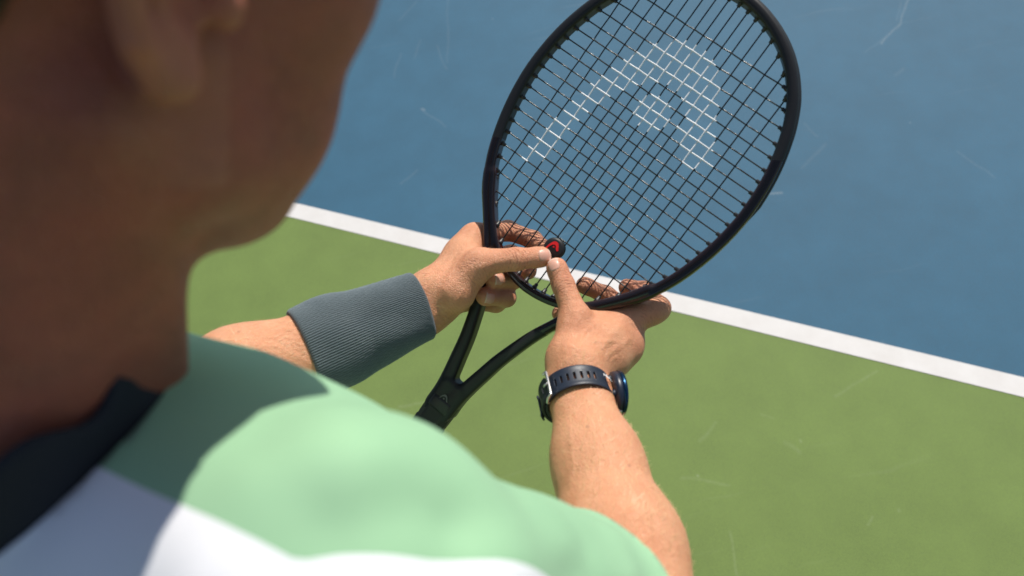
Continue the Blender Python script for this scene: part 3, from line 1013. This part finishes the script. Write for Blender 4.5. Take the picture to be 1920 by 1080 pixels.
# --- fingernails, each laid on the finger it grows from
t = NT('fingernail'); co = t.coord(); nn = t.noise(co, 700, 2)
t.set(Base_Color=t.mix(nn, C4(.60, .31, .225), C4(.66, .37, .28)), Roughness=.36)
t.b.inputs['Subsurface Weight'].default_value = .15; t.b.inputs['Subsurface Radius'].default_value = (1, .4, .25); t.b.inputs['Subsurface Scale'].default_value = .002
NAIL = t.m; NAILTIP = plain('nail_edge', (.70, .52, .42), .3, var=.05)


def nail(c, tip_dir, out, length, width, back):
    u = unit(tip_dir); n = unit(out - u * (out @ u)); v = np.cross(n, u)
    nu, nv_ = 14, 13; V = []; ok = True
    for i in range(nu):
        s = i / (nu - 1)
        for j in range(nv_):
            w = -1 + 2 * j / (nv_ - 1)
            ww = w * math.sqrt(max(0, 1 - (max(0, .42 - s) / .42) ** 2.4 * .72))
            ss = s - .0 - (.13 * w * w if s > .5 else 0) * (s - .5) * 2
            p0 = c + u * (ss * length - back) + v * (ww * width * .5)
            h = BVH.ray_cast(Vector(p0 + n * .03), Vector(-n), .06)
            hit = np.array(h[0]) if h[0] is not None else p0
            V.append(hit)
    V = np.array(V)
    # smooth the plate, lift it off the skin and sink its sides
    A = V.reshape(nu, nv_, 3)
    hh = (A - c) @ n
    med = np.median(hh)
    hh = np.maximum(hh, med - .0045)
    for _ in range(8):
        hp = np.pad(hh, 1, mode='edge'); hh = .5 * hh + .125 * (hp[2:, 1:-1] + hp[:-2, 1:-1] + hp[1:-1, 2:] + hp[1:-1, :-2])
    A = A - ((A - c) @ n - hh)[..., None] * n
    w = np.linspace(-1, 1, nv_)
    A = A + n * (.00055 - .00035 * np.abs(w) ** 4)[None, :, None]
    A[0] -= n * .0007; A[:, 0] -= n * .0008; A[:, -1] -= n * .0008
    V = A.reshape(-1, 3)
    F = [(i * nv_ + j, (i + 1) * nv_ + j, (i + 1) * nv_ + j + 1, i * nv_ + j + 1) for i in range(nu - 1) for j in range(nv_ - 1)]
    o = mesh_obj('fingernail', W(V), F, [NAIL, NAILTIP], person)
    mi = np.array([1 if i >= nu - 2 else 0 for i in range(nu - 1) for j in range(nv_ - 1)], np.int32)
    o.data.polygons.foreach_set('material_index', mi)
    sol = o.modifiers.new('thickness', 'SOLIDIFY'); sol.thickness = .0006; sol.offset = -1
    return o


TOCAM = np.array([0, 0, -1.0])
tt = lambda c: c[-1][0] - c[-2][0]
nail(LH['thumb'][-1][0], tt(LH['thumb']), TOCAM + np.array([0, -.15, 0]), .0135, .0128, .0045)
nail(RH['thumb'][-1][0], tt(RH['thumb']), TOCAM + np.array([-.35, -.2, 0]), .0130, .0125, .0040)
nail(LH['ring'][-1][0], tt(LH['ring']), TOCAM + np.array([-.1, .0, 0]), .0110, .0115, .0040)
nail(LH['little'][-1][0], tt(LH['little']), TOCAM + np.array([-.1, .1, 0]), .0110, .0115, .0035)

# --- fine fair hairs on the forearms and backs of the hands
hv_, hf_ = [], []
for (elb, wr, i0, i1, n_) in ((R_ELB, R_WR, 0, len(parts[0][0]), 5200), (L_ELB, L_WR, len(parts[0][0]), narm, 4200)):
    ax_ = unit(wr - elb); ln = np.linalg.norm(wr - elb)
    for k in rng.integers(i0, i1, n_):
        p, n = VV[k], NN[k]; ta = ((p - elb) @ ax_) / ln
        if ta > 1.12 or (i0 > 0 and .49 < ta < .975) or (i0 == 0 and .86 < ta < .96) or n[2] > .35 or (ta > 1 and rng.random() > .35):
            continue
        d = ax_ * .8 + rng.normal(size=3) * .35 + np.array([.3, .1, 0]); d = unit(d - n * (d @ n)); L = rng.uniform(.004, .0115)
        sd = unit(np.cross(d, n)) * .00012; b = len(hv_)
        for q_, lift, wd_ in ((0, -.0002, 1), (.5, .0011, .8), (1, .0017, .25)):
            c = p + d * L * q_ + n * lift * (L / .007)
            hv_ += [c - sd * wd_, c + sd * wd_]
        hf_ += [(b, b + 1, b + 3, b + 2), (b + 2, b + 3, b + 5, b + 4)]
ah = mesh_obj('arm_hair', W(np.array(hv_)), np.array(hf_), plain('fair_arm_hair', (.66, .43, .22), .4, var=.3, bump=0), person)
ah['kind'] = 'stuff'

# --- shirt: a shell round the torso and upper arms, cut at neck, sleeve ends and hem
uR = unit(R_ELB - RSH); uL = unit(L_ELB - LSH); lenR = np.linalg.norm(R_ELB - RSH); lenL = np.linalg.norm(L_ELB - LSH)
SH = [Cone(B(0, -.03, -.004), B(.135, -.004, .010), .056, .060, .03), Cone(B(0, -.03, -.004), B(-.135, -.004, .010), .056, .060, .03),
      Ell(B(0, -.006, -.16), (.180, .120, .21), BODY, .05), Ell(B(0, .015, -.37), (.182, .135, .22), BODY, .06), Ell(B(0, .0, -.50), (.187, .140, .15), BODY, .06),
      Ell(B(.150, -.004, -.026), (.057, .055, .059), BODY, .07), Ell(B(.085, .032, -.060), (.055, .048, .060), BODY, .06), Ell(B(-.150, -.002, -.022), (.058, .057, .061), BODY, .04)]
for sh, u, L in ((RSH, uR, lenR), (LSH, uL, lenL)):
    SH += [Cone(sh, sh + u * L * .32, .060, .056, .04), Cone(sh + u * L * .28, sh + u * L * .85, .056, .080, .03)]
sv, sq = sdf_mesh(SH, .0055)
sv = relax(sv, sq, 2, .5); sn = normals(sv, sq)
if ((sv - B(0, 0, -.2)) * sn).sum() < 0:
    sq = sq[:, ::-1].copy(); sn = -sn


def bl(v):
    return (v - B0) @ BODY.T


def wob(v, f, s):
    r = np.random.default_rng(s); o = np.zeros(len(v))
    for _ in range(7):
        k = r.normal(size=3) * f; o += np.sin(v @ k + r.uniform(0, 6.3))
    return o / 7


nax = unit(BODY[2] * .95 + BODY[1] * .25)


def neck_coord(v):
    """distance out from the collar ring, with its direction"""
    h_ = (v - neck_lo) @ nax; r = (v - neck_lo) - h_[:, None] * nax; lt = np.linalg.norm(r, axis=1)
    return lt - .0725, r / lt[:, None]


L_ = bl(sv)
fold = .005 * wob(sv, 20, 1) + .005 * wob(sv, 55, 12)
for sh, u, L in ((RSH, uR, lenR), (LSH, uL, lenL)):
    tpar = (sv - sh) @ u / L
    fold += np.clip((tpar - .15) / .4, 0, 1) * (.006 * wob(sv, 60, 5))
for ln_, amp_, sg_ in ((((620, 880), (760, 830), (880, 850)), .0015, .016), (((640, 990), (800, 940), (930, 950)), -.0040, .014), (((860, 840), (890, 900), (880, 980)), -.0030, .012),
                       (((930, 880), (980, 950), (960, 1040)), .0030, .013), (((1040, 960), (1090, 1010), (1080, 1075)), -.0055, .010), (((1110, 960), (1150, 1010), (1180, 1075)), .0050, .010),
                       (((1180, 975), (1220, 1040), (1240, 1080)), -.0045, .008), (((420, 700), (520, 740), (620, 760)), .0035, .010), (((480, 900), (560, 860), (650, 870)), .0030, .014)):
    best_ = np.full(len(sv), 1e9); xy = sv[:, :2] / sv[:, 2:3]
    for a_, b_ in zip(ln_[:-1], ln_[1:]):
        u_, v2 = P(*a_, 1.0)[:2], P(*b_, 1.0)[:2]; ba_ = v2 - u_
        q2 = np.clip(((xy - u_) @ ba_) / (ba_ @ ba_), 0, 1); best_ = np.minimum(best_, np.linalg.norm(xy - u_ - q2[:, None] * ba_, axis=1) * sv[:, 2])
    fold += amp_ * np.exp(-(best_ / sg_) ** 2) * np.clip(-sn[:, 2] * 2, 0, 1)
fold *= np.clip(neck_coord(sv)[0] / .06, 0, 1)
sv = sv + sn * fold[:, None]
def cut(h_, reg):
    """drop what lies wholly beyond h_ > 0 inside reg and pull the rim back onto the cut"""
    global sq
    hq_ = np.where(reg, h_, -1)[sq]
    sq = sq[hq_.min(1) <= 0]
    return np.where(reg, np.maximum(h_, 0), 0)
for sh, u, L in ((RSH, uR, lenR), (LSH, uL, lenL)):
    lat = np.linalg.norm(np.cross(sv - sh, u), axis=1)
    sv = sv - cut((sv - sh) @ u - L * .62, (lat < .12) & (np.abs(bl(sv)[:, 0]) > .10))[:, None] * u
nk, ng = neck_coord(sv)
sv = sv + cut(-nk, (sv - neck_lo) @ nax > -.06)[:, None] * ng
sv = sv - cut(-.60 - bl(sv)[:, 2], np.ones(len(sv), bool))[:, None] * (-BODY[2])
fl = bl(sv[sq].mean(1))
sv = smooth_rim(sv, sq)
t = NT('jersey'); co = t.coord(); wv = t.noise(co, 1400, 3, .7); w2 = t.noise(co, 12, 3, .5)
at = t.n('ShaderNodeAttribute', attribute_name='seam'); sm_ = t.math('GREATER_THAN', at.outputs['Fac'], 0.0)
mint = t.mix(w2, C4(.245, .450, .262), C4(.285, .490, .292)); wht = t.mix(wv, C4(.74, .75, .78), C4(.80, .81, .83))
gx_ = t.n('ShaderNodeTexWave'); t.l(co, gx_.inputs[0]); gx_.inputs['Scale'].default_value = 420
t.set(Base_Color=t.mix(sm_, mint, wht), Roughness=.8, Normal=t.bump(t.math('ADD', wv, t.math('MULTIPLY', gx_.outputs['Fac'], .6)), .25, .0006)); t.b.inputs['Sheen Weight'].default_value = .12
shirt = mesh_obj('shirt', W(sv), sq, [t.m], person)
shirt['label'] = 'mint green sports shirt with white back panel'
lv_ = bl(sv)
ys_ = np.interp(lv_[:, 0], [0, .16, .17, .192, .218, .25], [-.006, -.006, .002, .015, .038, .07])
seam = np.maximum(ys_ - lv_[:, 1], np.where(lv_[:, 1] > .0, -.078 - lv_[:, 0], -1))
at_ = shirt.data.attributes.new('seam', 'FLOAT', 'POINT'); at_.data.foreach_set('value', seam.astype(np.float32))
bm = bmesh.new(); bm.from_mesh(shirt.data)
bmesh.ops.delete(bm, geom=[v for v in bm.verts if not v.link_faces], context='VERTS'); bm.to_mesh(shirt.data); bm.free()
so_ = shirt.modifiers.new('thickness', 'SOLIDIFY'); so_.thickness = .0012; so_.offset = 0

# collar: a black ribbed band that follows the neck
cx = unit(BODY[0] - nax * (BODY[0] @ nax)); cy = np.cross(nax, cx)
sb_ = BVHTree.FromPolygons([Vector(v) for v in sv], [tuple(map(int, f)) for f in sq])
nc = 150; rows = [(.0165, .0625), (.0178, .0643), (.0172, .0665), (.012, .0675), (.004, .0683), (-.004, .0693), (-.010, .0708), (-.013, .0732), (-.014, .0775)]
drop = np.zeros(nc)
for j in range(nc):
    a = 2 * np.pi * j / nc; rd = cx * math.cos(a) + cy * math.sin(a)
    h = sb_.ray_cast(Vector(neck_lo + rd * .077 + nax * .05), Vector(-nax), .15)
    drop[j] = (np.array(h[0]) - neck_lo) @ nax if h[0] is not None else np.nan
drop = np.where(np.isnan(drop), np.nanmedian(drop), drop)
for _ in range(30):
    drop = .5 * drop + .25 * (np.roll(drop, 1) + np.roll(drop, -1))
cv = []
for i, (h_, r_) in enumerate(rows):
    f = i / (len(rows) - 1)
    for j in range(nc):
        a = 2 * np.pi * j / nc; rd = cx * math.cos(a) + cy * math.sin(a)
        base_ = drop[j] - .001
        hh_ = base_ + .034 * (h_ + .014) / .0318
        cv.append(neck_lo + nax * hh_ + rd * (r_ + (.0004 * (j % 2) if 1 < i < 7 else 0)))
cf = np.array([(i * nc + j, i * nc + (j + 1) % nc, (i + 1) * nc + (j + 1) % nc, (i + 1) * nc + j) for i in range(len(rows) - 1) for j in range(nc)])
collar = mesh_obj('collar', W(np.array(cv)), cf[:, ::-1].copy(), plain('black_collar_rib', (.010, .011, .016), .85, var=.2, scale=600, bump=.4, bdist=.0006), shirt)
so_ = collar.modifiers.new('thickness', 'SOLIDIFY'); so_.thickness = .003; so_.offset = -1

# --- hair, shorts, shoes (mostly out of the frame)
hv, hq = sdf_mesh([Ell(H(0, -.004, .056), (.080, .099, .088), HEAD, .01), Ell(H(0, -.05, .02), (.066, .052, .062), HEAD, .02), Ell(H(0, .04, .028), (.10, .11, .052), yawpitch(math.radians(53), math.radians(36 - 20)), .01, True),
                   Ell(H(.085, -.01, .0), (.03, .035, .045), HEAD, .01, True), Ell(H(-.085, -.01, .0), (.03, .035, .045), HEAD, .01, True)], .0025)
hn_ = normals(hv, hq); 
hv = relax(hv, hq, 6, .5)
mesh_obj('hair', W(hv), hq, plain('brown_hair', (.05, .03, .018), .55, var=.4, scale=900, bump=.8, bdist=.002), person)
shp = []
for s in (1, -1):
    shp += [Cone(G(s * .07, -.01, BZ - .50), G(s * .10, .0, .56), .115, .098, .05)]
pv, pq = sdf_mesh(shp + [Ell(B(0, .0, -.52), (.172, .126, .13), BODY, .05)], .008)
fz = (W(pv[pq].mean(1)))[:, 2]
mesh_obj('shorts', W(pv), pq[(fz > .60)], plain('navy_shorts', (.02, .024, .04), .8, var=.15, scale=500), person)
SHOE = plain('white_shoe', (.7, .7, .7), .6, var=.1, scale=400)
for s in (1, -1):
    zv, zq = sdf_mesh([Cone(G(s * .117, -.045, .045), G(s * .135, .12, .038), .042, .040, .03, BODY[0], .8), Cone(G(s * .137, .13, .034), G(s * .142, .19, .03), .042, .034, .03), Cone(G(s * .115, -.025, .06), G(s * .115, -.025, .10), .044, .044, .02)], .005)
    zw = W(zv); zw[:, 2] = np.maximum(zw[:, 2], -.006)
    sho = mesh_obj('shoe', zw, zq, SHOE, person)


# ------------------------------------------------------------------ sweatband on the left forearm
def skin_radius(c, d, default):
    h = BVH.ray_cast(Vector(c + d * .09), Vector(-d), .09)
    return default if h[0] is None else float(np.linalg.norm(np.array(h[0]) - c))


def knit():
    t = NT('grey_knit'); at = t.n('ShaderNodeAttribute', attribute_name='knit'); sx = t.n('ShaderNodeSeparateColor'); t.l(at.outputs['Color'], sx.inputs[0])
    co = t.coord(); nz = t.noise(co, 900, 3, .7); n2 = t.noise(co, 60, 3, .5)
    col = t.mix(sx.outputs[0], C4(.026, .036, .042), C4(.160, .205, .225))
    col = t.mix(t.ramp(n2, .3, .7, 0, .35), col, C4(.060, .085, .098))
    t.set(Base_Color=col, Roughness=.9, Normal=t.bump(nz, .6, .0008)); t.b.inputs['Sheen Weight'].default_value = .2
    return t.m


bt0, bt1 = .50, .965
lv = unit(np.cross(l_ax, l_side)); NPH, NAX, RIB = 660, 76, 110
cols = np.linspace(0, 2 * np.pi, 60, endpoint=False); rows_t = np.linspace(bt0, bt1, 20)
R0 = np.zeros((20, 60))
for i, tt_ in enumerate(rows_t):
    c = L_ELB + (L_WR - L_ELB) * tt_
    for j, a in enumerate(cols):
        R0[i, j] = skin_radius(c, l_side * math.cos(a) + lv * math.sin(a), .032)
for _ in range(4):
    rp = np.pad(R0, ((1, 1), (0, 0)), mode='edge')
    R0 = .4 * R0 + .15 * (rp[2:] + rp[:-2]) + .15 * (np.roll(R0, 1, 1) + np.roll(R0, -1, 1))
lin_ = np.linspace(0, 1, 20)[:, None]; R0 = np.maximum(R0, R0[:2].mean(0) * (1 - lin_) + R0[-2:].mean(0) * lin_)
ph = np.linspace(0, 2 * np.pi, NPH, endpoint=False)
V = []; kc = []
axial = list(np.linspace(0, 1, NAX)) ; prof_in = []
for i, s in enumerate(axial):
    f = s * 19; i0 = min(int(f), 18); row = R0[i0] * (1 - (f - i0)) + R0[i0 + 1] * (f - i0)
    r = np.interp(ph, np.r_[cols, 2 * np.pi], np.r_[row, row[0]])
    lift = .0036 + .0009 * math.sin(s * math.pi)
    edge = min(s, 1 - s) * (bt1 - bt0) * .25
    e = max(0.0, 1 - edge / .0025); lift -= .0016 * e * e
    twist = .05 * np.sin(s * 2.2 + .4) + .02 * np.sin(ph * 3 + s * 3)
    rib = .5 + .5 * np.cos((ph + twist) * RIB)
    stitch = .5 + .5 * np.cos(s * 62 * 2 * np.pi + np.pi * (np.floor((ph + twist) * RIB / (2 * np.pi)) % 2))
    rr = r + lift + .0009 * rib + .00025 * stitch * rib + .0007 * np.sin(ph * 2 + s * 5) + .0005 * np.sin(ph * 5 - s * 9)
    tp = bt0 + (bt1 - bt0) * s + .014 * np.cos(ph - 2.2) * (1 - 2 * s) * 0 + .004 * np.sin(ph * 2 + 1) * (s - .5)
    c = L_ELB + (L_WR - L_ELB) * tp[:, None]
    V.append(c + rr[:, None] * (np.cos(ph)[:, None] * l_side + np.sin(ph)[:, None] * lv)); kc.append(rib * (.55 + .45 * stitch))
for s, d in ((1.0, .0002), (.99, .0), (.5, -.001), (.01, .0), (0.0, .0002)):          # the inside
    f = min(s * 19, 18.999); i0 = int(f); row = R0[i0] * (1 - (f - i0)) + R0[min(i0 + 1, 19)] * (f - i0)
    r = np.interp(ph, np.r_[cols, 2 * np.pi], np.r_[row, row[0]]) + d
    c = L_ELB + (L_WR - L_ELB) * (bt0 + (bt1 - bt0) * s)
    V.append(c + r[:, None] * (np.cos(ph)[:, None] * l_side + np.sin(ph)[:, None] * lv)); kc.append(np.zeros(NPH))
nr = len(V); V = np.concatenate(V)
ii, jj = np.meshgrid(np.arange(nr), np.arange(NPH), indexing='ij')
F = np.stack([ii * NPH + jj, ii * NPH + (jj + 1) % NPH, ((ii + 1) % nr) * NPH + (jj + 1) % NPH, ((ii + 1) % nr) * NPH + jj], -1).reshape(-1, 4)
band = mesh_obj('wristband', W(V), F, knit())
ca = band.data.color_attributes.new('knit', 'FLOAT_COLOR', 'POINT'); k_ = np.concatenate(kc)
ca.data.foreach_set('color', np.c_[k_, k_, k_, np.ones(len(k_))].astype(np.float32).ravel())
tag(band, 'long grey ribbed knit wristband on the left forearm', 'wristband')

# ------------------------------------------------------------------ watch on the right wrist
watch = empty('wristwatch')
WC = R_ELB + (R_WR - R_ELB) * .922 - np.array([.0022, 0, 0])
wv_ = -unit(np.cross(r_ax, r_side))
if wv_[2] > 0:
    wv_ = -wv_
wsx = unit(r_side - r_ax * (r_side @ r_ax))
watch.location = W(WC)
wmi = watch.location.copy()
tag(watch, 'navy sports watch with silver buckle strapped on the right wrist', 'watch')
EA, EB = .0310, .0285


def loop_pt(a, axial, lift=0.0):
    c, s = math.cos(a), math.sin(a)
    n = unit(wsx * (c / EA) + wv_ * (s / EB))
    return WC + wsx * (EA * c) + wv_ * (EB * s) + r_ax * axial + n * lift


def wobj(name, V, F, mat, parent=None, smooth=True):
    return mesh_obj(name, W(np.asarray(V)) - np.array(wmi), F, mat, parent or watch, smooth)


NAVY = plain('navy_silicone', (.010, .016, .030), .46, var=.12, scale=700, bump=.12)
STEEL = plain('brushed_steel', (.62, .60, .56), .28, 1.0, var=.06, scale=500)


def strap(name, a0, a1, n, half, lift, holes=(), thick=.0026, taper=False, parent=None):
    """open band from angle a0 to a1; holes are angles with a slot cut through"""
    nw = 13; aa = np.linspace(a0, a1, n); V = []; F = []
    for k, a in enumerate(aa):
        hw = half
        if taper:
            e = min(k, n - 1 - k) / 6.0
            hw = half * (1 - .35 * max(0, 1 - e) ** 2)
        for j in range(nw):
            w = -1 + 2 * j / (nw - 1)
            V.append(loop_pt(a, w * hw, lift + .0006 * (1 if abs(w) > .8 else 0) - .0004 * (w * w > .98)))
    for k in range(n - 1):
        am = .5 * (aa[k] + aa[k + 1])
        for j in range(nw - 1):
            w = -1 + 2 * (j + .5) / (nw - 1)
            if abs(w) < .30 and any(abs(am - h) < .036 for h in holes):
                continue
            F.append((k * nw + j, (k + 1) * nw + j, (k + 1) * nw + j + 1, k * nw + j + 1))
    o = wobj(name, V, F, NAVY, parent)
    m = o.modifiers.new('thickness', 'SOLIDIFY'); m.thickness = thick; m.offset = 1
    m2 = o.modifiers.new('edges', 'BEVEL'); m2.width = .0005; m2.segments = 2; m2.limit_method = 'ANGLE'
    return o


rad = math.radians
holes = [rad(h) for h in (62, 74, 86, 98, 110, 122, 134)]
st = strap('strap', rad(14), rad(232), 330, .0116, 0.0, holes)
strap('strap_tail', rad(146), rad(228), 90, .0112, .0034, (rad(160), rad(172), rad(184)), .0022, True)
strap('keeper_loop', rad(196), rad(207), 14, .0128, .0062, (), .0018)
strap('lower_strap', rad(232), rad(346), 120, .0116, 0.0)

# buckle: steel frame and tongue round the strap
def wtube(name, pts, r, seg=8, mat=STEEL):
    V, F = tube(np.array(pts), r, seg); return wobj(name, V, F, mat)


ab = rad(146)
pts = [loop_pt(ab + .03, .0128, .0052), loop_pt(ab - .06, .0128, .0050), loop_pt(ab - .09, .0122, .0050), loop_pt(ab - .10, .0, .0052), loop_pt(ab - .09, -.0122, .0050), loop_pt(ab - .06, -.0130, .0050), loop_pt(ab + .05, -.0145, .0046), loop_pt(ab + .17, -.0150, .0030), loop_pt(ab + .20, -.0146, .0012)]
bk = wtube('buckle', catmull(pts, 6), .0013)
V = []; F = []
for k, a in enumerate((ab - .115, ab - .055)):
    for w in (-.0128, .0128):
        for lf in (.0040, .0062):
            V.append(loop_pt(a, w, lf))
F = [(0, 1, 3, 2), (4, 6, 7, 5), (0, 4, 5, 1), (2, 3, 7, 6), (1, 5, 7, 3), (0, 2, 6, 4)]
o = wobj('buckle_plate', V, F, STEEL, smooth=False)
m = o.modifiers.new('edges', 'BEVEL'); m.width = .0006; m.segments = 3
wtube('buckle_tongue', [loop_pt(ab - .08, 0, .0052), loop_pt(ab + .02, 0, .0060), loop_pt(ab + .10, 0, .0052)], .0011)

# case: a round body standing on the outer side of the wrist
ac = rad(-6); cc_ = loop_pt(ac, 0, .0008); cn = unit(wsx * (math.cos(ac) / EA) + wv_ * (math.sin(ac) / EB)); ct = np.cross(cn, r_ax)


def lathe(name, prof, mat, seg=56):
    V = []; F = []
    for r, h in prof:
        V += [cc_ + cn * h + r * (r_ax * math.cos(a) + ct * math.sin(a)) for a in np.linspace(0, 2 * np.pi, seg, endpoint=False)]
    for i in range(len(prof) - 1):
        F += [(i * seg + j, i * seg + (j + 1) % seg, (i + 1) * seg + (j + 1) % seg, (i + 1) * seg + j) for j in range(seg)]
    return wobj(name, V, F, mat)


lathe('case', [(0, -.0012), (.015, -.001), (.0195, .0005), (.0205, .0022), (.0205, .0052), (.0198, .0062), (0, .0062)], plain('dark_case', (.012, .018, .034), .35, var=.1))
lathe('bezel', [(.0200, .0058), (.0212, .0064), (.0213, .0088), (.0204, .0100), (.0186, .0104), (.0184, .0098)], plain('blue_anodised_bezel', (.012, .045, .10), .25, .85, var=.08))
lathe('display_glass', [(.0188, .0094), (.0150, .0101), (0, .0102)], plain('black_glass', (.006, .006, .008), .06, var=.05, bump=0))
for sg in (1, -1):
    V, F = tube(np.array([loop_pt(rad(20), sg * .0085, .0008), loop_pt(rad(8), sg * .0095, .0022)]), .0028, 10)
    wobj('strap_lug', V, F, NAVY)
V, F = tube(np.array([cc_ + cn * .0036 - r_ax * .0203, cc_ + cn * .0036 - r_ax * .0222]), [.0019, .0016], 12); wobj('side_button', V, F, STEEL)

# lettering on the strap
fc_ = bpy.data.curves.new('lettering', 'FONT'); fc_.body = 'HEAD'; fc_.size = .0040; fc_.extrude = .0; fc_.offset = .00010; fc_.align_x = 'CENTER'; fc_.align_y = 'CENTER'; fc_.shear = .12
fo = bpy.data.objects.new('lettering_source', fc_); COL.objects.link(fo); bpy.context.view_layer.update()
tm = fo.to_mesh(); tv = [(v.co.x * 1.45, v.co.y) for v in tm.vertices]; tf = [tuple(p.vertices) for p in tm.polygons]
fo.to_mesh_clear(); bpy.data.objects.remove(fo)
al = rad(36)
V = [loop_pt(al - x / .0345, y_ + .0012, .00315) for x, y_ in tv]
wobj('lettering', V, tf, plain('white_print', (.78, .78, .78), .5, var=.05), st, smooth=False)
